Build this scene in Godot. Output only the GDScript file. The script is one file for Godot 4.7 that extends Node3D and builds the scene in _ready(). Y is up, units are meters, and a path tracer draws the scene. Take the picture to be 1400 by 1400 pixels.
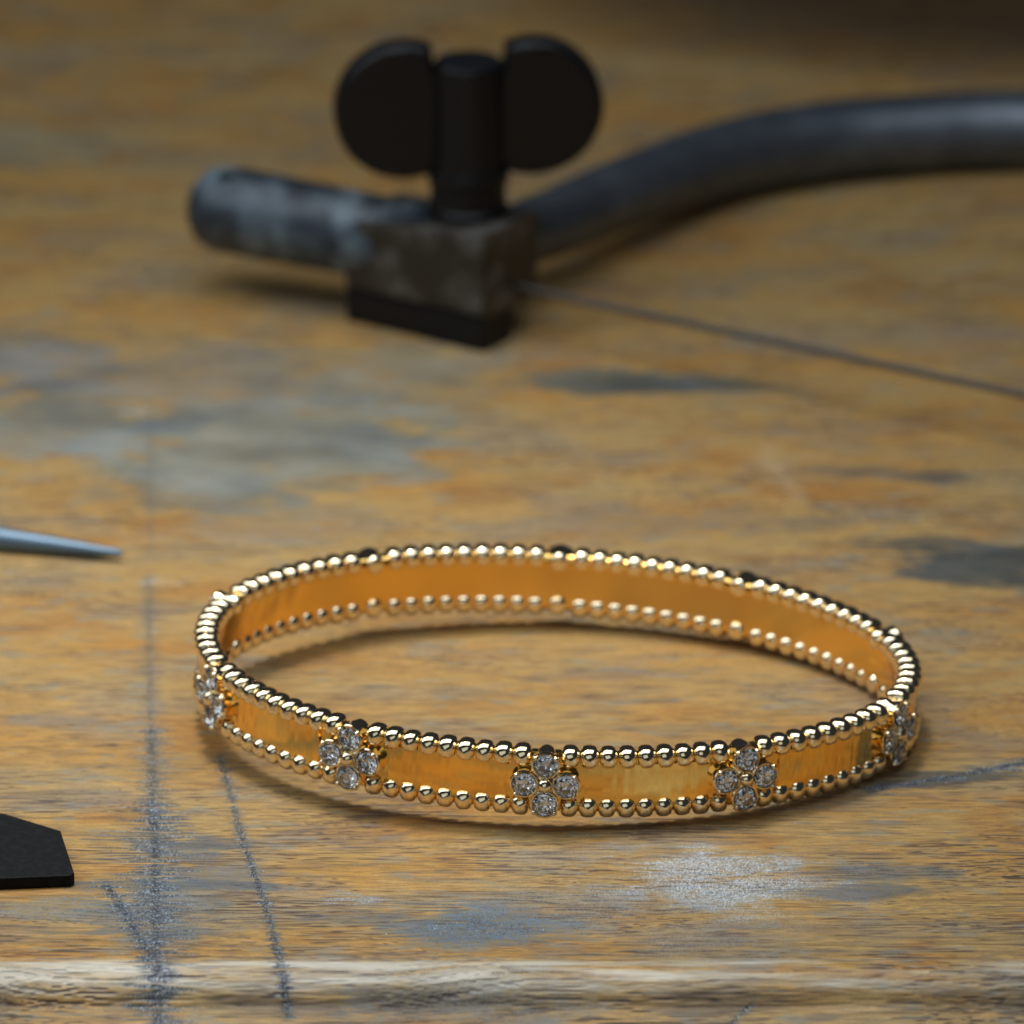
extends Node3D
# A gold bracelet with diamond clovers on a worn jeweller's bench, a saw frame behind it. Lengths in the builders are millimetres.
const MM := 0.001

var rng := RandomNumberGenerator.new()
var gold: StandardMaterial3D
var gold_satin: StandardMaterial3D
var diamond_mat: StandardMaterial3D
var iron: StandardMaterial3D
var steel: StandardMaterial3D
var bench_mat: StandardMaterial3D

# ---------------------------------------------------------------- mesh helpers
class Shape:
	var v := PackedVector3Array()
	var f := PackedInt32Array()

	func add(p: Vector3) -> int:
		v.append(p)
		return v.size() - 1

	func tri(a: int, b: int, c: int) -> void:
		f.append_array(PackedInt32Array([a, b, c]))

	func quad(a: int, b: int, c: int, d: int) -> void:
		tri(a, b, c)
		tri(a, c, d)

	# rings of points, joined one to the next; ends closed with a fan
	func loft(rings: Array, cap := true, round_trip := false) -> void:
		var base := v.size()
		var n: int = rings[0].size()
		for r in rings:
			v.append_array(r)
		var m := rings.size()
		for i in (m if round_trip else m - 1):
			var i2 := (i + 1) % m
			for k in n:
				var k2 := (k + 1) % n
				quad(base + i * n + k, base + i * n + k2, base + i2 * n + k2, base + i2 * n + k)
		if cap and not round_trip:
			for e in [0, m - 1]:
				var c := Vector3.ZERO
				for k in n:
					c += v[base + e * n + k]
				var ci := add(c / n)
				for k in n:
					var k2 := (k + 1) % n
					if e == 0:
						tri(ci, base + k2, base + k)
					else:
						tri(ci, base + e * n + k, base + e * n + k2)

	func append(o: Shape, t := Transform3D()) -> void:
		var base := v.size()
		for p in o.v:
			v.append(t * p)
		for i in o.f:
			f.append(i + base)

	# an ArrayMesh in metres; corners sharper than the angle stay sharp
	func mesh(sharp := 40.0, closed := true) -> ArrayMesh:
		var flip := false
		if closed:
			var vol := 0.0
			for i in range(0, f.size(), 3):
				vol += v[f[i]].dot(v[f[i + 1]].cross(v[f[i + 2]]))
			flip = vol > 0.0
		var fn := PackedVector3Array()
		var near := {}
		for i in range(0, f.size(), 3):
			if flip:
				var s := f[i + 1]
				f[i + 1] = f[i + 2]
				f[i + 2] = s
			var nn := (v[f[i + 2]] - v[f[i]]).cross(v[f[i + 1]] - v[f[i]])
			fn.append(nn)
			for k in 3:
				var key := Vector3i((v[f[i + k]] * 2000.0).round())
				if not near.has(key):
					near[key] = PackedInt32Array()
				near[key].append(i / 3)
		var pos := PackedVector3Array()
		var nor := PackedVector3Array()
		var lim := cos(deg_to_rad(sharp))
		for i in range(0, f.size(), 3):
			var own := fn[i / 3]
			if own.length() < 1e-12:
				continue
			var on := own.normalized()
			for k in 3:
				var p := v[f[i + k]]
				var s := Vector3.ZERO
				for j in near[Vector3i((p * 2000.0).round())]:
					if fn[j].length() > 1e-12 and fn[j].normalized().dot(on) >= lim:
						s += fn[j]
				pos.append(p * 0.001)
				nor.append(s.normalized() if s.length() > 1e-12 else on)
		var a := []
		a.resize(Mesh.ARRAY_MAX)
		a[Mesh.ARRAY_VERTEX] = pos
		a[Mesh.ARRAY_NORMAL] = nor
		var m := ArrayMesh.new()
		m.add_surface_from_arrays(Mesh.PRIMITIVE_TRIANGLES, a)
		return m


func part(called: String, m: Mesh, mat: Material, parent: Node, t := Transform3D()) -> MeshInstance3D:
	var o := MeshInstance3D.new()
	o.name = called
	o.mesh = m
	o.material_override = null
	o.set_surface_override_material(0, mat)
	t.origin *= MM
	o.transform = t
	parent.add_child(o, true)
	return o


func thing(called: String, label: String, category: String, at: Vector3, b := Basis()) -> Node3D:
	var o := Node3D.new()
	o.name = called
	o.position = at * MM
	o.basis = b
	o.set_meta("label", label)
	o.set_meta("category", category)
	add_child(o, true)
	return o


# a round bar along points, with a radius at each
func tube(pts: Array, radii: Array, sides := 20) -> Shape:
	var s := Shape.new()
	var rings := []
	var side := Vector3.UP
	for i in pts.size():
		var d: Vector3 = (pts[mini(i + 1, pts.size() - 1)] - pts[maxi(i - 1, 0)]).normalized()
		if absf(d.dot(side)) > 0.99:
			side = Vector3.RIGHT
		var a := (side - d * side.dot(d)).normalized()
		var c := d.cross(a)
		var ring := PackedVector3Array()
		for k in sides:
			var t := TAU * k / sides
			ring.append(pts[i] + (a * cos(t) + c * sin(t)) * radii[i])
		rings.append(ring)
	s.loft(rings)
	return s


# a turned solid round the y axis: pairs (radius, height)
func lathe(profile: Array, sides := 28) -> Shape:
	var s := Shape.new()
	var rings := []
	for p in profile:
		var ring := PackedVector3Array()
		for k in sides:
			var t := TAU * k / sides
			ring.append(Vector3(p.x * cos(t), p.y, p.x * sin(t)))
		rings.append(ring)
	s.loft(rings)
	return s


# an outline in x and y, drawn out along z to +-half, its rim bevelled
func plate(outline: PackedVector2Array, half: float, bevel: float) -> Shape:
	var s := Shape.new()
	var inner := PackedVector2Array()
	var n := outline.size()
	for i in n:
		var a := (outline[i] - outline[(i + n - 1) % n]).normalized()
		var b := (outline[(i + 1) % n] - outline[i]).normalized()
		var na := Vector2(-a.y, a.x)
		var nb := Vector2(-b.y, b.x)
		var m := (na + nb).normalized()
		inner.append(outline[i] + m * bevel / maxf(0.5, m.dot(na)))
	if absf(area(inner)) > absf(area(outline)):
		for i in n:
			inner[i] = outline[i] * 2.0 - inner[i]
	var rings := []
	for z in [[-half, inner], [-half + bevel * 0.3, mixed(outline, inner, 0.3)], [-half + bevel, outline], [half - bevel, outline], [half - bevel * 0.3, mixed(outline, inner, 0.3)], [half, inner]]:
		var ring := PackedVector3Array()
		for p in z[1]:
			ring.append(Vector3(p.x, p.y, z[0]))
		rings.append(ring)
	s.loft(rings, false)
	var t := Geometry2D.triangulate_polygon(inner)
	var last := (rings.size() - 1) * n
	for i in range(0, t.size(), 3):
		var ccw := (inner[t[i + 1]] - inner[t[i]]).cross(inner[t[i + 2]] - inner[t[i]]) > 0.0
		var up := area(inner) > 0.0
		var x := t[i + 1] if ccw == up else t[i + 2]
		var y := t[i + 2] if ccw == up else t[i + 1]
		s.tri(t[i], y, x)
		s.tri(last + t[i], last + x, last + y)
	return s


func mixed(a: PackedVector2Array, b: PackedVector2Array, t: float) -> PackedVector2Array:
	var o := PackedVector2Array()
	for i in a.size():
		o.append(a[i].lerp(b[i], t))
	return o


func area(p: PackedVector2Array) -> float:
	var s := 0.0
	for i in p.size():
		s += p[i].cross(p[(i + 1) % p.size()])
	return s


func metal(c: Color, rough: float, m := 1.0) -> StandardMaterial3D:
	var o := StandardMaterial3D.new()
	o.albedo_color = c.linear_to_srgb()
	o.metallic = m
	o.roughness = rough
	return o


func noise(seed_: int, octaves := 1) -> FastNoiseLite:
	var n := FastNoiseLite.new()
	n.seed = seed_
	n.noise_type = FastNoiseLite.TYPE_SIMPLEX_SMOOTH
	n.frequency = 1.0
	n.fractal_type = FastNoiseLite.FRACTAL_FBM if octaves > 1 else FastNoiseLite.FRACTAL_NONE
	n.fractal_octaves = octaves
	return n


# a small tiling noise picture for wear on metal
func wear_texture(seed_: int, freq: float, dark: Color, light: Color, lo := 0.35, hi := 0.65) -> NoiseTexture2D:
	var t := NoiseTexture2D.new()
	t.width = 256
	t.height = 256
	t.seamless = true
	var n := noise(seed_, 4)
	n.frequency = freq
	t.noise = n
	var g := Gradient.new()
	g.offsets = PackedFloat32Array([0.0, lo, hi, 1.0])
	g.colors = PackedColorArray([dark, dark, light, light])
	t.color_ramp = g
	return t


# ---------------------------------------------------------------- the scene
func _ready() -> void:
	rng.seed = 20
	# camera: a long lens with a shallow field, 22 degrees down
	var cam := Camera3D.new()
	cam.name = "camera"
	cam.position = Vector3(-2.99, 340.15, 834.5) * MM
	cam.rotation_degrees = Vector3(-21.142, 0, 0)
	var lens := CameraAttributesPhysical.new()
	lens.frustum_focal_length = 257.7
	lens.frustum_focus_distance = 0.867
	lens.exposure_aperture = 257.7 / 9.5
	lens.frustum_near = 0.05
	lens.frustum_far = 20.0
	cam.attributes = lens
	cam.near = 0.05
	cam.far = 20.0
	add_child(cam)
	cam.fov = 5.333
	# a dim workshop round the bench
	var we := WorldEnvironment.new()
	we.name = "surroundings"
	var env := Environment.new()
	env.background_mode = Environment.BG_COLOR
	env.background_color = Color(0.022, 0.025, 0.03).linear_to_srgb()
	env.tonemap_mode = Environment.TONE_MAPPER_LINEAR
	env.tonemap_exposure = 1.0
	env.sdfgi_enabled = true
	env.ssao_enabled = true
	env.ssil_enabled = true
	we.environment = env
	add_child(we)
	# a long strip lamp over the bench, a weak fill added in front, and the pool of a shaded bench lamp from the left
	area_lamp("strip_lamp_light", Vector3(-200, 225, -2), Vector3(-200, 0, 2), Vector2(0.60, 0.18), 0.095, Color(0.93, 0.97, 1.0))
	area_lamp("front_fill_light", Vector3(-100, 260, 560), Vector3(-10, 0, 0), Vector2(0.60, 0.34), 0.040, Color(0.92, 0.97, 1.0))
	var spot := SpotLight3D.new()
	spot.name = "bench_lamp_light"
	spot.light_color = Color(1.0, 0.975, 0.94)
	spot.light_energy = 0.14
	spot.light_size = 0.045
	spot.spot_angle = 13.0
	spot.spot_angle_attenuation = 1.0
	spot.spot_range = 6.0
	spot.spot_attenuation = 2.0
	spot.shadow_enabled = true
	add_child(spot)
	spot.look_at_from_position(Vector3(-60, 440, -90) * MM, Vector3(-30, 0, -2) * MM, Vector3.FORWARD)

	materials()
	bench()
	bracelet()
	saw()
	scriber()
	black_tool()
	filings()


func area_lamp(called: String, at: Vector3, aim: Vector3, size: Vector2, energy: float, c: Color) -> void:
	var l := AreaLight3D.new()
	l.name = called
	l.area_size = size
	l.light_energy = energy
	l.light_color = c
	l.shadow_enabled = true
	add_child(l)
	l.look_at_from_position(at * MM, aim * MM, Vector3.BACK)


func materials() -> void:
	gold = metal(Color(1.0, 0.82, 0.53), 0.08)
	gold_satin = metal(Color(0.96, 0.57, 0.15), 0.10)
	diamond_mat = StandardMaterial3D.new()
	diamond_mat.albedo_color = Color(0.95, 0.96, 0.98, 0.0)
	diamond_mat.roughness = 0.0
	diamond_mat.refraction_enabled = true
	diamond_mat.refraction_scale = 0.14
	iron = metal(Color(0.006, 0.006, 0.007), 0.36, 0.0)
	iron.metallic_specular = 0.35
	steel = metal(Color(0.12, 0.11, 0.10), 0.5, 0.8)


# ---------------------------------------------------------------- the bench
const X0 := -90.0
const X1 := 90.0
const Z0 := -260.0
const Z1 := 84.0
const TEX := 2048
var rows_color: Array = []
var rows_relief: Array = []
var nz: Array = []

# soft patches of grime, and one of painted shade: centre x, z, radii, strength, colour
var grime_and_shade := [
	[-25.0, -62.0, 14.0, 12.0, 0.95, Color8(120, 124, 118)],
	[-33.0, -78.0, 20.0, 8.0, 0.65, Color8(120, 118, 112)],
	[-14.0, -77.0, 10.0, 8.0, 0.55, Color8(118, 118, 108)],
	[-46.0, -82.0, 9.0, 7.0, 0.7, Color8(112, 116, 122)],
	[-22.0, -42.0, 9.0, 5.0, 0.45, Color8(126, 120, 108)],
	[-43.0, -66.0, 10.0, 8.0, 0.75, Color8(114, 120, 120)],
	[-30.0, -50.0, 9.0, 5.0, 0.6, Color8(112, 116, 114)],
	[-15.0, -62.0, 5.0, 4.0, 0.6, Color8(96, 102, 104)],
	[-33.0, -67.0, 5.0, 2.0, 0.6, Color8(90, 96, 98)],
	[6.0, -77.0, 9.0, 3.0, 0.85, Color8(72, 84, 90)],
	[13.0, -76.0, 7.0, 1.6, 0.6, Color8(66, 70, 70)],
	[38.0, -32.0, 7.0, 4.6, 0.95, Color8(60, 66, 70)],
	[31.0, -38.0, 5.0, 1.7, 0.7, Color8(70, 70, 70)],
	[33.0, -53.5, 4.5, 1.6, 0.75, Color8(78, 76, 78)],
	[26.0, -55.0, 4.0, 1.2, 0.4, Color8(86, 80, 72)],
	[13.0, -42.0, 11.0, 3.0, 0.45, Color8(112, 104, 98)],
	[-50.0, -140.0, 9.0, 6.0, 0.6, Color8(120, 118, 104)],
	[-40.0, -116.0, 7.0, 3.0, 0.35, Color8(120, 112, 104)],
	[30.0, -88.0, 12.0, 4.0, 0.35, Color8(128, 118, 110)],
	[3.0, -8.0, 5.0, 1.4, 0.45, Color8(104, 94, 92)],
	[12.0, 4.0, 6.0, 1.2, 0.4, Color8(110, 104, 98)],
	[24.0, 13.0, 4.0, 2.0, 0.35, Color8(104, 96, 90)],
	[0.0, 19.0, 2.0, 1.5, 0.6, Color8(96, 98, 104)],
	[-40.0, 19.0, 5.0, 1.6, 0.35, Color8(112, 104, 98)],
	[-41.0, 2.0, 4.0, 1.2, 0.4, Color8(116, 104, 102)],
	[-30.0, 12.0, 9.0, 3.0, 0.25, Color8(118, 106, 84)],
	[15.0, 36.0, 7.0, 5.0, 0.8, Color8(168, 176, 186)],
	[3.0, 41.0, 9.0, 3.0, 0.35, Color8(112, 116, 120)],
	[-5.5, 45.0, 6.5, 4.0, 1.0, Color8(84, 100, 118)],
	[-13.0, 43.0, 5.0, 1.2, 0.5, Color8(84, 90, 98)],
	[-15.1, 38.8, 1.3, 1.2, 0.8, Color8(132, 140, 148)],
	[25.0, 34.0, 6.0, 1.5, 0.75, Color8(92, 94, 96)],
	[24.0, 38.0, 5.0, 1.3, 0.75, Color8(74, 78, 84)],
	[-40.0, 40.5, 7.0, 2.6, 0.6, Color8(104, 112, 118)],
	[-26.5, 34.0, 5.0, 2.6, 0.5, Color8(90, 96, 106)],
	[-31.0, 30.0, 4.0, 5.0, 0.55, Color8(86, 94, 108)],
	[-31.0, 43.0, 4.0, 6.0, 0.6, Color8(94, 104, 114)],
	[-26.0, 44.5, 3.5, 2.0, 0.4, Color8(120, 116, 108)],
	[10.0, 50.0, 14.0, 2.0, 0.45, Color8(120, 118, 112)],
	[-5.0, 55.0, 8.0, 3.0, 0.6, Color8(112, 116, 118)],
	[20.0, 46.0, 12.0, 2.0, 0.3, Color8(118, 108, 98)],
	[48.0, -186.0, 38.0, 20.0, 0.95, Color8(54, 38, 22)],  # shade over the far right corner, painted into the wood colour
	[-32.2, -28.6, 0.8, 0.9, 0.8, Color8(206, 200, 186)],
	[-35.2, -69.6, 1.2, 1.6, 0.7, Color8(190, 192, 190)],
	[20.0, -58.0, 0.9, 4.0, 0.5, Color8(184, 164, 136)],
	[21.6, -48.0, 0.7, 4.0, 0.45, Color8(186, 166, 132)],
	[29.5, 15.6, 3.4, 1.0, 0.6, Color8(58, 58, 60)],
	[6.0, 38.0, 17.0, 9.0, 0.18, Color8(150, 156, 160)],
	[-28.0, 28.0, 5.0, 1.0, 0.6, Color8(74, 78, 88)],
	[-31.0, 36.5, 7.0, 0.9, 0.6, Color8(80, 88, 98)],
	[-30.0, 46.0, 6.0, 1.0, 0.5, Color8(84, 92, 100)],
	[33.0, 14.0, 8.0, 1.1, 0.7, Color8(62, 62, 64)],
]
# scratches: from, to, half width, strength, halo
var scratches := [
	[Vector2(-34.8, -72.0), Vector2(-33.7, -36.0), 0.25, 0.18, 0.6],
	[Vector2(-33.7, -30.0), Vector2(-32.4, 4.5), 0.24, 0.36, 0.6],
	[Vector2(-32.4, 4.5), Vector2(-31.6, 24.0), 0.35, 0.65, 1.0],
	[Vector2(-31.6, 22.0), Vector2(-30.2, 60.0), 0.28, 0.95, 1.5],
	[Vector2(-26.6, 10.0), Vector2(-24.5, 27.0), 0.18, 0.7, 0.4],
	[Vector2(-24.5, 27.0), Vector2(-22.4, 40.0), 0.17, 0.9, 0.3],
	[Vector2(-22.4, 40.0), Vector2(-20.2, 57.5), 0.20, 0.9, 0.4],
	[Vector2(-34.9, 36.5), Vector2(-31.0, 50.5), 0.24, 0.95, 0.7],
	[Vector2(41.0, 10.0), Vector2(26.0, 17.2), 0.26, 0.95, 0.8],
	[Vector2(17.6, -58.0), Vector2(20.0, -45.0), 0.5, 0.0, 0.0],
	[Vector2(15.5, 56.0), Vector2(12.8, 60.0), 0.14, 0.6, 0.3],
]


func bench() -> void:
	nz = [noise(1, 2), noise(2, 2), noise(3, 2), noise(4, 3), noise(5, 3), noise(6, 2), noise(7, 4), noise(8, 2), noise(9, 3)]
	rows_color.resize(TEX)
	rows_relief.resize(TEX)
	var job := WorkerThreadPool.add_group_task(bench_row, TEX, 4, true)
	WorkerThreadPool.wait_for_group_task_completion(job)
	var ca := PackedByteArray()
	var ra := PackedByteArray()
	for j in TEX:
		ca.append_array(rows_color[j])
		ra.append_array(rows_relief[j])
	rows_color.clear()
	rows_relief.clear()
	var color := ImageTexture.create_from_image(Image.create_from_data(TEX, TEX, false, Image.FORMAT_RGB8, ca))
	var relief := ImageTexture.create_from_image(Image.create_from_data(TEX, TEX, false, Image.FORMAT_RGB8, ra))
	bench_mat = StandardMaterial3D.new()
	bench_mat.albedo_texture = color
	bench_mat.roughness_texture = relief
	bench_mat.roughness_texture_channel = BaseMaterial3D.TEXTURE_CHANNEL_GREEN
	bench_mat.metallic_specular = 0.4
	bench_mat.heightmap_enabled = true
	bench_mat.heightmap_texture = relief
	bench_mat.heightmap_scale = 0.026
	bench_mat.texture_repeat = false
	# the top and its rounded front edge, then the rail below the joint
	var top: Array = []
	for i in 23:
		top.append([Z0 + (51.4 - Z0) * i / 22.0, 0.0, Z0 + (51.4 - Z0) * i / 22.0])
	for i in range(1, 13):
		var t := deg_to_rad(50.0) * i / 12.0
		top.append([51.4 + 4.6 * sin(t), -4.6 + 4.6 * cos(t), 51.4 + 4.6 * t])
	for e in [[55.3, -2.08, 56.0], [55.55, -2.24, 56.3], [56.2, -2.40, 57.0], [57.5, -2.7, 58.3], [58.6, -3.3, 59.5], [59.2, -4.2, 60.6], [59.4, -6.0, 62.4], [59.4, -30.0, 83.5]]:
		top.append(e)
	var slab := sheet(top)
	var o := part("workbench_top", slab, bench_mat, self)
	o.set_meta("kind", "structure")
	o.set_meta("label", "worn and scratched wooden workbench top")


# a sheet that runs along x, from rows of (z, y, place along the picture)
func sheet(rows: Array) -> ArrayMesh:
	var st := SurfaceTool.new()
	st.begin(Mesh.PRIMITIVE_TRIANGLES)
	var xs := [-300.0, -90.0, -45.0, 0.0, 45.0, 90.0, 300.0]
	for r in rows:
		for x in xs:
			st.set_uv(Vector2((x - X0) / (X1 - X0), (r[2] - Z0) / (Z1 - Z0)))
			st.add_vertex(Vector3(x, r[1], r[0]) * MM)
	var n := xs.size()
	for i in rows.size() - 1:
		for k in n - 1:
			var a := i * n + k
			for q in [a, a + 1, a + n + 1, a, a + n + 1, a + n]:
				st.add_index(q)
	st.generate_normals()
	return st.commit()


func bench_row(j: int) -> void:
	var r := RandomNumberGenerator.new()
	r.seed = 9000 + j
	var cb := PackedByteArray()
	var rb := PackedByteArray()
	cb.resize(TEX * 3)
	rb.resize(TEX * 3)
	var z := Z0 + (Z1 - Z0) * (j + 0.5) / TEX
	var n0: FastNoiseLite = nz[0]
	var n1: FastNoiseLite = nz[1]
	var n2: FastNoiseLite = nz[2]
	var n3: FastNoiseLite = nz[3]
	var n4: FastNoiseLite = nz[4]
	var n5: FastNoiseLite = nz[5]
	var n6: FastNoiseLite = nz[6]
	var n7: FastNoiseLite = nz[7]
	var n8: FastNoiseLite = nz[8]
	var near_g := []
	for g in grime_and_shade:
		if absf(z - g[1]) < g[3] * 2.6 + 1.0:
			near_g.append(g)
	var near_s := []
	for s in scratches:
		if z > s[0].y - 4.0 and z < s[1].y + 4.0 or s[0].y > s[1].y and z < s[0].y + 4.0 and z > s[1].y - 4.0:
			near_s.append(s)
	var edge := clampf((z - 50.6) / 1.2, 0.0, 1.0) * clampf((55.6 - z) / 1.6, 0.0, 1.0)
	var front := clampf((z - 5.0) / 30.0, 0.0, 1.0)
	var honey := Color8(172, 130, 70)
	var straw := Color8(167, 139, 90)
	var amber := Color8(155, 104, 50)
	var brown := Color8(108, 78, 46)
	var ash := Color8(136, 122, 104)
	var pore_c := Color8(68, 52, 44)
	for i in TEX:
		var x := X0 + (X1 - X0) * (i + 0.5) / TEX
		var zz := z + 1.6 * n0.get_noise_2d(x * 0.018, z * 0.05)
		var fiber := n1.get_noise_2d(x * 0.055, zz * 1.5) * (0.45 + 0.55 * front)
		var fine := n2.get_noise_2d(x * 0.30, zz * 4.6)
		var broad := n3.get_noise_2d(x * 0.03, zz * 0.07)
		var tone := n4.get_noise_2d(x * 0.06 + 40.0, zz * 0.10)
		var worn := n6.get_noise_2d(x * 0.05 + 90.0, z * 0.09)
		var c := straw.lerp(honey, clampf(0.5 + 0.9 * broad + 0.3 * fiber, 0.0, 1.0))
		c = c.lerp(amber, clampf(tone * 1.2 - 0.16 + 0.15 * fiber, 0.0, 0.5))
		c = c.lerp(ash, clampf(worn * 1.3 - 0.05 - 0.15 * fiber, 0.0, 0.5))
		c = c.lerp(brown, clampf(-fiber * 1.0 - 0.20 + 0.3 * fine, 0.0, 0.5))
		var k := 1.0 + (0.12 + 0.07 * front) * fine + 0.06 * fiber
		# open pores: short dark dashes along the grain
		var pore := n5.get_noise_2d(x * 0.12 + 7.0, zz * 3.2)
		var patchy := clampf(0.55 + 1.3 * n3.get_noise_2d(x * 0.03 + 300.0, z * 0.10), 0.0, 1.0)
		var pd := clampf((pore - 0.23) * 4.5, 0.0, 1.0) * patchy * (0.75 + 0.5 * front)
		var line := clampf((1.0 - absf(n8.get_noise_2d(x * 0.028, zz * 0.95)) - 0.93) * 16.0, 0.0, 1.0) * clampf(0.5 + 1.6 * worn + fine, 0.0, 1.0)
		k += (r.randf() - 0.5) * 0.10
		c = Color(c.r * k, c.g * k, c.b * k).lerp(pore_c, clampf(0.75 * pd + (0.55 + 0.3 * front) * line, 0.0, 0.85))
		var height := 0.62 + 0.16 * fine + 0.10 * fiber - 0.42 * pd - 0.2 * line
		var rough := 0.56 + 0.10 * worn - 0.05 * fiber
		var smudge := n8.get_noise_2d(x * 0.10 + 500.0, zz * 0.55)
		c = c.lerp(Color8(106, 94, 88), clampf((smudge - 0.32 + 0.14 * front) * 2.4, 0.0, 0.8) * clampf(0.55 + 1.2 * fine + 0.8 * fiber, 0.15, 0.8))
		var blue := n4.get_noise_2d(x * 0.13 + 700.0, z * 0.4)
		c = c.lerp(Color8(126, 134, 138), clampf((blue - 0.32) * 2.5, 0.0, 0.35))
		# grime and the painted shade, outlines drawn out along the fibres
		var streak := n7.get_noise_2d(x * 0.16, zz * 2.4)
		var speck := r.randf()
		var mott := n6.get_noise_2d(x * 0.13 + 33.0, z * 0.2) if near_g.size() > 0 else 0.0
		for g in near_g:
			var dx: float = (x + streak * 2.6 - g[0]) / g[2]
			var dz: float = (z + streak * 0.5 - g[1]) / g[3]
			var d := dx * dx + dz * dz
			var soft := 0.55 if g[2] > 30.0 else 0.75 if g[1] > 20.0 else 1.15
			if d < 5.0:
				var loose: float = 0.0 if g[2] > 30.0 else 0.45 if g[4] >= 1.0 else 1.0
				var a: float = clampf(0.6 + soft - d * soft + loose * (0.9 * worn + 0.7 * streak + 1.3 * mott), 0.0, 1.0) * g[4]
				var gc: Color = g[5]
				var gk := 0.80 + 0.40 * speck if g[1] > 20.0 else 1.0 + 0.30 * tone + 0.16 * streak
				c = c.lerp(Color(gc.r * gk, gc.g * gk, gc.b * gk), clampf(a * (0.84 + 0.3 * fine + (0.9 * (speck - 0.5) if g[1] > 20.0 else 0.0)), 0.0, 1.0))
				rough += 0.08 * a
		# worn, pale front edge
		if edge > 0.0:
			var pale := clampf(0.8 + 1.1 * n6.get_noise_2d(x * 0.06, zz * 0.8) - 0.008 * (x + 40.0), 0.0, 1.0) * edge
			c = c.lerp(Color8(206, 200, 186), pale * 0.88)
			rough -= 0.10 * edge
		# dirt gathered in the joint below it
		if z > 54.6 and z < 57.4:
			c = c.lerp(Color8(58, 52, 46), clampf(0.45 - absf(z - 56.0) * 0.6 + 1.1 * worn + 0.7 * streak, 0.0, 0.28))
		for s in near_s:
			var a2: Vector2 = s[0]
			var b2: Vector2 = s[1]
			var p := Vector2(x + 0.25 * streak, z)
			var t := clampf((p - a2).dot(b2 - a2) / (b2 - a2).length_squared(), 0.0, 1.0)
			var dist := p.distance_to(a2.lerp(b2, t))
			var reach: float = s[4]
			if dist < reach * 3.2 + 0.6:
				var w: float = s[2] * (1.0 + 0.8 * fine)
				var broken := clampf(0.75 + 1.5 * streak + 0.6 * fine, 0.0, 1.0)
				var core: float = clampf(1.4 - dist / maxf(w, 0.05), 0.0, 1.0) * s[3] * broken
				var torn := n5.get_noise_2d(x * 0.22 + 60.0, z * 2.6)
				var halo: float = clampf(1.15 - dist / maxf(reach * 1.25, 0.05) + 1.7 * torn + 0.5 * streak, 0.0, 1.0) * s[3] * 0.9
				c = c.lerp(Color8(66, 74, 86).lerp(Color8(158, 170, 180), clampf(speck * 2.2 - 1.2 + 0.6 * fine, 0.0, 1.0)), halo)
				c = c.lerp(Color8(46, 50, 56).lerp(Color8(176, 186, 192), clampf(speck * 2.2 - 1.5 + streak, 0.0, 1.0)), core * 0.9)
				height -= 0.25 * halo * (0.5 + speck)
				height -= 0.5 * core
		var q := i * 3
		cb[q] = int(clampf(c.r, 0.0, 1.0) * 255.0)
		cb[q + 1] = int(clampf(c.g, 0.0, 1.0) * 255.0)
		cb[q + 2] = int(clampf(c.b, 0.0, 1.0) * 255.0)
		rb[q] = int(clampf(height, 0.0, 1.0) * 255.0)
		rb[q + 1] = int(clampf(rough, 0.1, 1.0) * 255.0)
		rb[q + 2] = 0
	rows_color[j] = cb
	rows_relief[j] = rb


# ---------------------------------------------------------------- the bracelet
const ROW_LOW := 0.91
const ROW_HIGH := 5.09
var rim := PackedVector2Array()      # x and z of the bead rows' middle line
var along := PackedFloat32Array()    # length up to each point


func rim_curve() -> void:
	var n := 1440
	for i in n + 1:
		var t := TAU * i / n
		var k := 1.0 - 0.0023 * cos(t) - 0.0007 * cos(2 * t) - 0.0009 * sin(2 * t) - 0.0104 * cos(3 * t) - 0.0031 * sin(3 * t)
		var a := 28.767 * cos(t) * k
		var b := 21.649 * sin(t) * k
		rim.append(Vector2(-0.99239 * a - 0.12312 * b, -0.12312 * a + 0.99239 * b))
	along.append(0.0)
	for i in n:
		along.append(along[i] + rim[i].distance_to(rim[i + 1]))


# the frame at a length along the rim: x outward, y up, z along the rim
func rim_frame(s: float) -> Transform3D:
	var whole := along[along.size() - 1]
	s = fposmod(s, whole)
	var i := clampi(along.bsearch(s) - 1, 0, rim.size() - 2)
	var t := (s - along[i]) / (along[i + 1] - along[i])
	var p := rim[i].lerp(rim[i + 1], t)
	var n := rim.size() - 1
	var d0 := (rim[(i + 1) % n] - rim[posmod(i - 1, n)]).normalized()
	var d1 := (rim[(i + 2) % n] - rim[i]).normalized()
	var d := d0.lerp(d1, t).normalized()
	var out := Vector2(d.y, -d.x)
	if out.dot(p) < 0.0:
		out = -out
	var ox := Vector3(out.x, 0, out.y)
	return Transform3D(Basis(ox, Vector3.UP, ox.cross(Vector3.UP)), Vector3(p.x, 0, p.y))


# a strip swept along the rim between two lengths; the section is (outward, up)
func swept(section: PackedVector2Array, from: float, to: float, steps: int, wave := 0.0, whole := false) -> Shape:
	var s := Shape.new()
	var rings := []
	for i in (steps if whole else steps + 1):
		var at := lerpf(from, to, float(i) / steps)
		var fr := rim_frame(at)
		var ring := PackedVector3Array()
		for p in section:
			ring.append(fr * Vector3(p.x + wave * nz[4].get_noise_2d(at * 1.3, 5.0), p.y, 0))
		rings.append(ring)
	s.loft(rings, true, whole)
	return s


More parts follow.
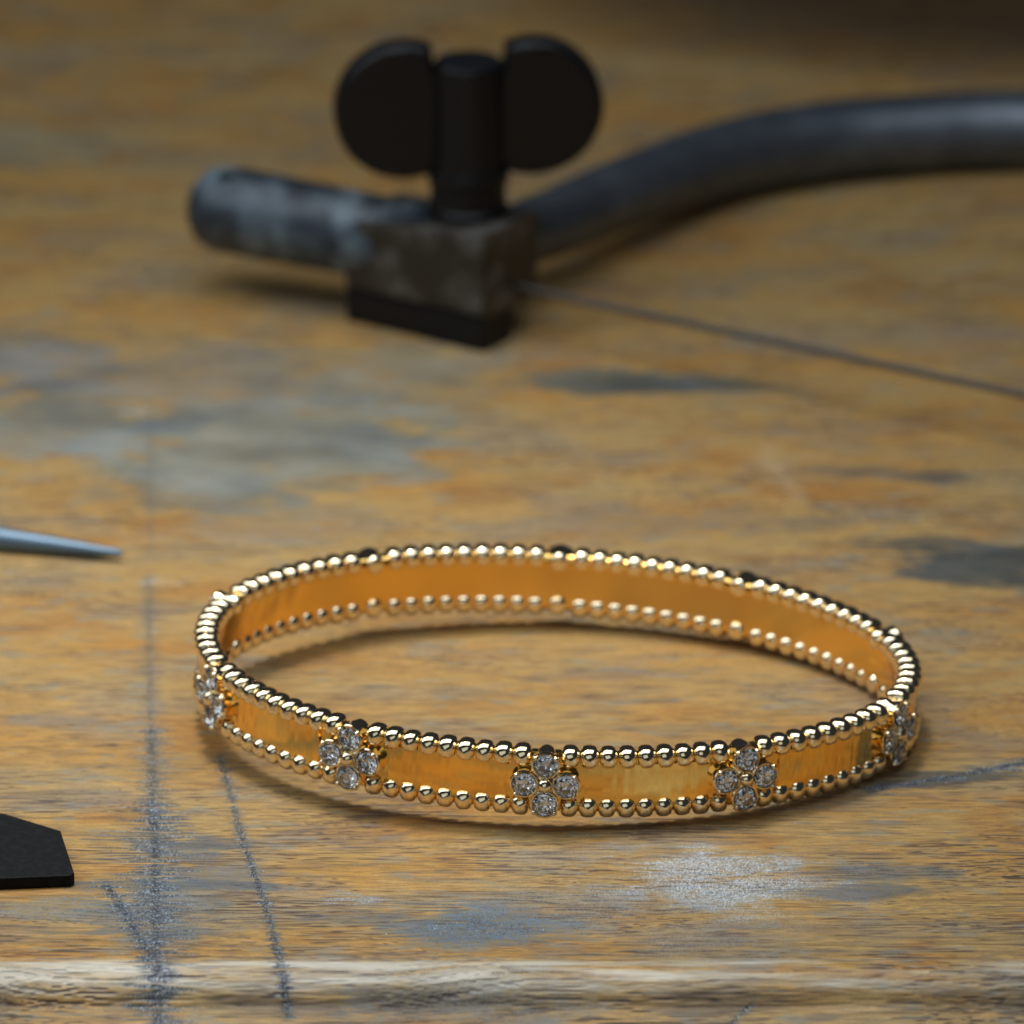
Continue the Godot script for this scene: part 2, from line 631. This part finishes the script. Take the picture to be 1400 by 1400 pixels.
func bracelet() -> void:
	rim_curve()
	var whole := along[along.size() - 1]
	var root := thing("gold_bracelet", "oval yellow gold bracelet with beaded rims and diamond clovers standing on edge", "bracelet", Vector3(0.16, 1.10, 3.0), Basis(Vector3.BACK, -0.0350))
	# the band between the bead rows
	var band := PackedVector2Array([Vector2(-0.78, 0.9), Vector2(-0.72, 1.5), Vector2(-0.66, 3.0), Vector2(-0.72, 4.5), Vector2(-0.78, 5.1), Vector2(-0.4, 5.5), Vector2(0.3, 5.5), Vector2(0.42, 5.1), Vector2(0.42, 0.9), Vector2(0.3, 0.5), Vector2(-0.4, 0.5)])
	part("band", swept(band, 0.0, whole, 300, 0.006, true).mesh(50.0), gold_satin, root)
	# one bead: a rounded bar that runs from the inner to the outer side of the rim
	var ball := Shape.new()
	var rings := []
	for i in 13:
		var u := -cos(PI * i / 12.0)
		var w := pow(maxf(0.0, 1.0 - pow(absf(u), 2.7)), 1.0 / 2.3)
		var ring := PackedVector3Array()
		for k in 18:
			var t := TAU * k / 18.0
			ring.append(Vector3(1.10 * u, 0.91 * w * signf(cos(t)) * pow(absf(cos(t)), 0.74), 0.79 * w * signf(sin(t)) * pow(absf(sin(t)), 0.74)))
		if i == 0 or i == 12:
			for k in 18:
				ring[k] = Vector3(1.10 * u, 0.06 * cos(TAU * k / 18.0), 0.06 * sin(TAU * k / 18.0))
		rings.append(ring)
	ball.loft(rings)
	var ball_mesh := ball.mesh(80.0)
	# clovers: ten, evenly round; the first one faces the camera
	var step := whole / 10.0
	var first := 0.0
	var best := INF
	for i in 2000:
		var s := whole * i / 2000.0
		var p := rim_frame(s).origin
		var d := Vector2(p.x + 0.55, p.z - 21.9).length()
		if d < best:
			best = d
			first = s
	var setting := clover_setting().mesh(35.0)
	var stone := brilliant(0.98).mesh(1.0)
	var knob := dome(0.66, 0.72).mesh(80.0)
	var prong := dome(0.24, 0.34).mesh(80.0)
	var panel := PackedVector2Array([Vector2(0.3, 1.30), Vector2(0.60, 1.30), Vector2(0.64, 1.36), Vector2(0.64, 4.64), Vector2(0.60, 4.70), Vector2(0.3, 4.70)])
	var pitch := (step - 2.3) / 9.0
	for c in 10:
		var s0 := first + step * c
		var fr := rim_frame(s0)
		var mid := Transform3D(fr.basis, fr.origin + Vector3.UP * 3.0)
		var clover := part("clover_setting", setting, gold, root, mid)
		for q in 4:
			var dir := Vector3(0, cos(q * PI / 2), sin(q * PI / 2))
			part("diamond", stone, diamond_mat, clover, Transform3D(Basis(Vector3.RIGHT, rng.randf() * TAU), dir * 1.68 + Vector3(1.32, 0, 0)))
			var diag := Vector3(0, cos(q * PI / 2 + PI / 4), sin(q * PI / 2 + PI / 4))
			for side in [1.0, -1.0]:
				var turn := Vector3(0, cos(q * PI / 2 + side * 0.9), sin(q * PI / 2 + side * 0.9))
				part("prong", prong, gold, clover, Transform3D(Basis(), dir * 1.68 + turn * 1.03 + Vector3(1.22, 0, 0)))
		part("centre_bead", knob, gold, clover, Transform3D(Basis(), Vector3(1.12, 0, 0)))
		for b in 9:
			var s1 := s0 + 1.15 + pitch * (b + 0.5)
			var fb := rim_frame(s1)
			for y in [ROW_LOW, ROW_HIGH]:
				var jig := Basis(Vector3.UP, rng.randf_range(-0.02, 0.02)) * Basis(Vector3.BACK, rng.randf_range(-0.02, 0.02))
				part("bead", ball_mesh, gold, root, Transform3D(fb.basis * jig.scaled(Vector3.ONE * rng.randf_range(0.965, 1.02)), fb.origin + Vector3.UP * y))
		part("panel", swept(panel, s0 + 3.1, s0 + step - 3.1, 40, 0.05).mesh(35.0), gold_satin, root)


# four round cups round a middle, opening along x
func clover_setting() -> Shape:
	var s := Shape.new()
	for q in 4:
		var cup := Shape.new()
		var rings := []
		var dir := Vector3(0, cos(q * PI / 2), sin(q * PI / 2))
		var profile := [Vector2(1.02, 0.45), Vector2(1.18, 1.0), Vector2(1.18, 1.10), Vector2(1.11, 1.17), Vector2(1.02, 1.18), Vector2(0.94, 1.08), Vector2(0.58, 0.66), Vector2(0.05, 0.42)]
		if q % 2 == 0:
			profile = [Vector2(0.45, -1.08), Vector2(0.68, -0.95), Vector2(0.84, -0.7), Vector2(0.90, 0.0)] + profile
		else:
			profile = [Vector2(0.95, 0.1), Vector2(1.0, 0.3)] + profile
		for p in profile:
			var off := dir * (0.26 if p.y <= 0.0 else 0.0)
			var ring := PackedVector3Array()
			for k in 26:
				var t := TAU * k / 26.0
				ring.append(off + Vector3(p.y, p.x * cos(t), p.x * sin(t)))
			rings.append(ring)
		cup.loft(rings)
		s.append(cup, Transform3D(Basis(), dir * 1.68))
	var core := Shape.new()
	var cr := []
	for p in [Vector2(1.3, 0.2), Vector2(1.3, 0.7), Vector2(0.75, 1.08), Vector2(0.3, 1.16)]:
		var ring := PackedVector3Array()
		for k in 20:
			var t := TAU * k / 20.0
			ring.append(Vector3(p.y, p.x * cos(t), p.x * sin(t)))
		cr.append(ring)
	core.loft(cr)
	s.append(core)
	return s


# a brilliant-cut stone, its table towards +x, its girdle at x = 0
func brilliant(r: float) -> Shape:
	var s := Shape.new()
	var rings := []
	for p in [[0.02, -0.80, 0.0], [0.56, -0.36, 0.5], [1.0, -0.03, 0.0], [1.0, 0.03, 0.0], [0.80, 0.19, 0.5], [0.57, 0.30, 0.0]]:
		var ring := PackedVector3Array()
		var n := 16
		for k in n:
			var t: float = TAU * (k + p[2] * 2.0) / n
			var rad: float = p[0] * r
			if k % 2 == 1 and p[0] < 0.9:
				rad *= cos(PI / 8.0)
			ring.append(Vector3(p[1] * r, rad * cos(t), rad * sin(t)))
		rings.append(ring)
	s.loft(rings)
	return s


func dome(r: float, h: float) -> Shape:
	var s := Shape.new()
	var rings := []
	for i in 7:
		var t := PI / 2 * i / 6.3
		var ring := PackedVector3Array()
		for k in 14:
			var u := TAU * k / 14.0
			ring.append(Vector3(h * sin(t), r * cos(t) * cos(u), r * cos(t) * sin(u)))
		rings.append(ring)
	s.loft(rings)
	return s


# ---------------------------------------------------------------- the saw
func saw() -> void:
	var dir := Vector3(cos(0.60), 0, sin(0.60))      # along the blade, towards the right and the front
	var across := Vector3(-dir.z, 0, dir.x)          # towards the left and the front
	var yaw := Basis(dir, Vector3.UP, dir.cross(Vector3.UP))
	var root := thing("saw_frame", "jeweller's piercing saw frame with black wing screw and steel bow behind the bracelet", "saw", Vector3(-8, 0, -93))
	var painted := StandardMaterial3D.new()
	painted.albedo_texture = wear_texture(31, 0.012, Color8(36, 43, 52), Color8(116, 132, 142), 0.34, 0.74)
	painted.uv1_triplanar = true
	painted.uv1_scale = Vector3.ONE * 45.0
	painted.roughness = 0.42
	painted.metallic = 0.25
	var block_mat := StandardMaterial3D.new()
	block_mat.albedo_texture = wear_texture(33, 0.02, Color8(50, 44, 37), Color8(92, 91, 87), 0.35, 0.8)
	block_mat.uv1_triplanar = true
	block_mat.uv1_scale = Vector3.ONE * 40.0
	block_mat.roughness = 0.45
	block_mat.metallic = 0.3
	var bar_mat := StandardMaterial3D.new()
	bar_mat.albedo_texture = wear_texture(35, 0.02, Color8(84, 90, 98), Color8(106, 112, 120), 0.3, 0.8)
	bar_mat.uv1_triplanar = true
	bar_mat.uv1_scale = Vector3.ONE * 30.0
	bar_mat.roughness = 0.42
	bar_mat.metallic = 0.7
	# positions below are on the bench; the root's own place is taken off
	var o := root.position / MM
	var corner := Vector3(-5.6, 0, -84.2)            # front right foot of the clamp
	var mid := corner - dir * 7.6 - across * 4.6
	var block := plate(PackedVector2Array([Vector2(-7.6, 3.2), Vector2(7.6, 3.2), Vector2(7.6, 11.0), Vector2(-7.6, 9.6)]), 4.6, 0.6)
	part("clamp_block", block.mesh(), block_mat, root, Transform3D(yaw, mid - o))
	var jaw := plate(PackedVector2Array([Vector2(-7.4, 0.02), Vector2(7.5, 0.02), Vector2(7.5, 3.15), Vector2(-7.4, 3.15)]), 2.4, 0.3)
	part("lower_jaw", jaw.mesh(), iron, root, Transform3D(yaw, mid + across * 2.1 - o))
	# the stub of the frame behind the clamp, painted and worn
	var end := Vector3(-31.4, 7.9, -101.8)
	var near_end := Vector3(-9.0, 7.0, -92.2)
	var ax := (near_end - end).normalized()
	part("frame_end", tube([end - ax * 0.6, end - ax * 0.1, end + ax * 0.9, end + ax * 2.4, end + ax * 5.0, near_end], [0.7, 2.2, 3.4, 3.9, 4.0, 3.7], 24).mesh(50.0), painted, root, Transform3D(Basis(), -o))
	var eye := tube([Vector3(0, 0.0, 0), Vector3(0, 0.5, 0)], [0.7, 0.6], 14)
	part("hole_disc", eye.mesh(), iron, root, Transform3D(Basis(), end + ax * 2.9 + Vector3(0, 3.4, 1.4) - o))  # black disc added for the dark of a hole in the frame end
	# the bow: from the clamp to the back, then along the bench to the right and round to the handle
	var c := Curve3D.new()
	for p in [Vector3(-8, 6.0, -93), Vector3(0, 5.6, -102.5), Vector3(8, 4.8, -114.5), Vector3(17, 4.0, -125.5), Vector3(25, 3.8, -130.5), Vector3(34, 3.75, -133.2), Vector3(46, 3.75, -134.5), Vector3(70, 3.75, -133), Vector3(92, 3.75, -122), Vector3(106, 3.8, -96), Vector3(113, 3.9, -70), Vector3(114, 4.4, -40), Vector3(113, 5.2, -16)]:
		c.add_point(p)
	var bow := []
	var rad := []
	var pts := smooth_path(c)
	for p in pts:
		bow.append(p)
		rad.append(lerpf(2.9, 3.7, clampf((p.x + 4.0) / 24.0, 0.0, 1.0)))
	part("bow", tube(bow, rad, 24).mesh(60.0), bar_mat, root, Transform3D(Basis(), -o))
	# the blade, held in the clamp and drawn out towards the front right
	var b0 := corner - across * 5.6 - dir * 2.0 + Vector3.UP * 4.6
	var b1 := Vector3(108, 5.0, -19)
	part("saw_blade", tube([b0, b0.lerp(b1, 0.3), b0.lerp(b1, 0.7), b1], [0.36, 0.36, 0.36, 0.36], 8).mesh(), steel, root, Transform3D(Basis(), -o))
	part("far_clamp", plate(PackedVector2Array([Vector2(-7, 0.3), Vector2(7, 0.3), Vector2(7, 9.8), Vector2(-7, 9.8)]), 4.4, 0.5).mesh(), block_mat, root, Transform3D(yaw, Vector3(112, 0, -16) - o))
	# the wing screw
	var foot := Vector3(-6.9, 11.2, -91.8)
	var turn := Basis(Vector3.UP, 0.10)
	var screw := part("wing_screw", lathe([Vector2(0.1, -1.5), Vector2(3.6, -1.5), Vector2(3.6, 0.2), Vector2(3.4, 0.4), Vector2(3.4, 2.3), Vector2(3.55, 2.5), Vector2(3.75, 3.1), Vector2(3.65, 3.9), Vector2(3.3, 4.5), Vector2(3.3, 13.2), Vector2(2.9, 13.8), Vector2(0.1, 13.8)], 32).mesh(35.0), iron, root, Transform3D(turn, foot - o))
	for side in [-1.0, 1.0]:
		var w := PackedVector2Array()
		for i in 41:
			var t := lerpf(-1.95, 1.97, i / 40.0)
			w.append(Vector2(side * (5.75 + 6.3 * cos(t)), 9.5 + 6.3 * sin(t)))
		w.append(Vector2(side * 3.15, 13.6))
		w.append(Vector2(side * 2.6, 12.6))
		w.append(Vector2(side * 2.6, 4.8))
		part("wing", plate(w, 1.5, 0.55).mesh(50.0), iron, screw)


func smooth_path(c: Curve3D) -> PackedVector3Array:
	var n := c.point_count
	for i in n:
		var a := c.get_point_position(maxi(i - 1, 0))
		var b := c.get_point_position(mini(i + 1, n - 1))
		c.set_point_in(i, (a - b) / 6.0)
		c.set_point_out(i, (b - a) / 6.0)
	var out := PackedVector3Array()
	for i in n - 1:
		for k in 5:
			out.append(c.sample(i, k / 5.0))
	out.append(c.get_point_position(n - 1))
	return out


# ---------------------------------------------------------------- tools at the left
func scriber() -> void:
	var tip := Vector3(-36.0, 0.5, -33.4)
	var d := Vector3(-10.5, 0.10, -3.0).normalized()
	var root := thing("steel_scriber", "pointed blue-grey steel scriber lying on the bench behind the bracelet's left end", "scriber", tip)
	var blue := metal(Color(0.13, 0.19, 0.25), 0.46, 0.85)
	part("shaft", tube([Vector3.ZERO, d * 0.3, d * 1.2, d * 5.0, d * 10.5, d * 16, d * 30, d * 62], [0.16, 0.32, 0.42, 0.74, 1.08, 1.3, 1.4, 1.4], 18).mesh(50.0), blue, root, Transform3D(Basis(), Vector3(0, 0.25, 0)))
	part("grip", tube([d * 62, d * 63, d * 64, d * 95, d * 97], [1.5, 2.2, 2.4, 2.4, 1.8], 18).mesh(30.0), iron, root, Transform3D(Basis(), Vector3(0, 1.6, 0)))


func black_tool() -> void:
	var root := thing("black_wedge_tool", "flat black tool with an obliquely cut end at the bench front", "tool", Vector3(-43, 0, 33))
	var m := StandardMaterial3D.new()
	m.albedo_texture = wear_texture(51, 0.05, Color8(8, 9, 10), Color8(20, 22, 23), 0.35, 0.8)
	m.uv1_triplanar = true
	m.uv1_scale = Vector3.ONE * 80.0
	m.roughness = 0.68
	m.metallic_specular = 0.3
	# outline on the bench in x and -z
	var outline := PackedVector2Array()
	for p in [Vector2(-43.6, 24.2), Vector2(-38.9, 27.8), Vector2(-37.5, 36.4), Vector2(-37.8, 36.9), Vector2(-43.4, 37.5), Vector2(-80, 40.5), Vector2(-82, 30), Vector2(-64, 18)]:
		outline.append(Vector2(p.x + 43, -(p.y - 33)))
	part("blade", plate(outline, 0.5, 0.1).mesh(20.0), m, root, Transform3D(Basis(Vector3.RIGHT, -PI / 2) * Basis(Vector3.UP, 0.0), Vector3(0, 0.52, 0)))


# ---------------------------------------------------------------- dust of the work
func filings() -> void:
	var flake := Shape.new()
	for p in [Vector3(-0.5, 0, -0.3), Vector3(0.5, 0, -0.2), Vector3(0.05, 0.1, 0.5), Vector3(0, 0.45, 0)]:
		flake.add(p)
	flake.tri(0, 1, 2)
	flake.tri(0, 3, 1)
	flake.tri(1, 3, 2)
	flake.tri(2, 3, 0)
	var mm := MultiMesh.new()
	mm.transform_format = MultiMesh.TRANSFORM_3D
	mm.mesh = flake.mesh(1.0)
	var spots := [[14.0, 36.5, 6.5, 3.6, 900], [-5.5, 45.0, 5.0, 2.6, 500], [-31.2, 38.0, 1.6, 9.0, 110], [-22.0, 43.0, 1.0, 5.0, 40], [0.0, 20.0, 32.0, 24.0, 260], [-30.0, 30.0, 14.0, 14.0, 120]]
	var all := []
	for s in spots:
		for i in s[4]:
			var x: float = s[0] + rng.randfn() * s[2] * 0.5
			var z: float = s[1] + rng.randfn() * s[3] * 0.5
			if z > 51.0:
				continue
			var k := rng.randf_range(0.04, 0.13) * (1.5 if rng.randf() < 0.06 else 1.0)
			all.append(Transform3D(Basis(Vector3.UP, rng.randf() * TAU).scaled(Vector3.ONE * k), Vector3(x, 0.0, z) * MM))
	mm.instance_count = all.size()
	for i in all.size():
		mm.set_instance_transform(i, all[i])
	var o := MultiMeshInstance3D.new()
	o.name = "metal_filings"
	o.multimesh = mm
	o.material_override = metal(Color(0.62, 0.65, 0.68), 0.35)
	o.set_meta("kind", "stuff")
	o.set_meta("label", "silvery metal filings strewn on the bench")
	o.set_meta("category", "filings")
	add_child(o)
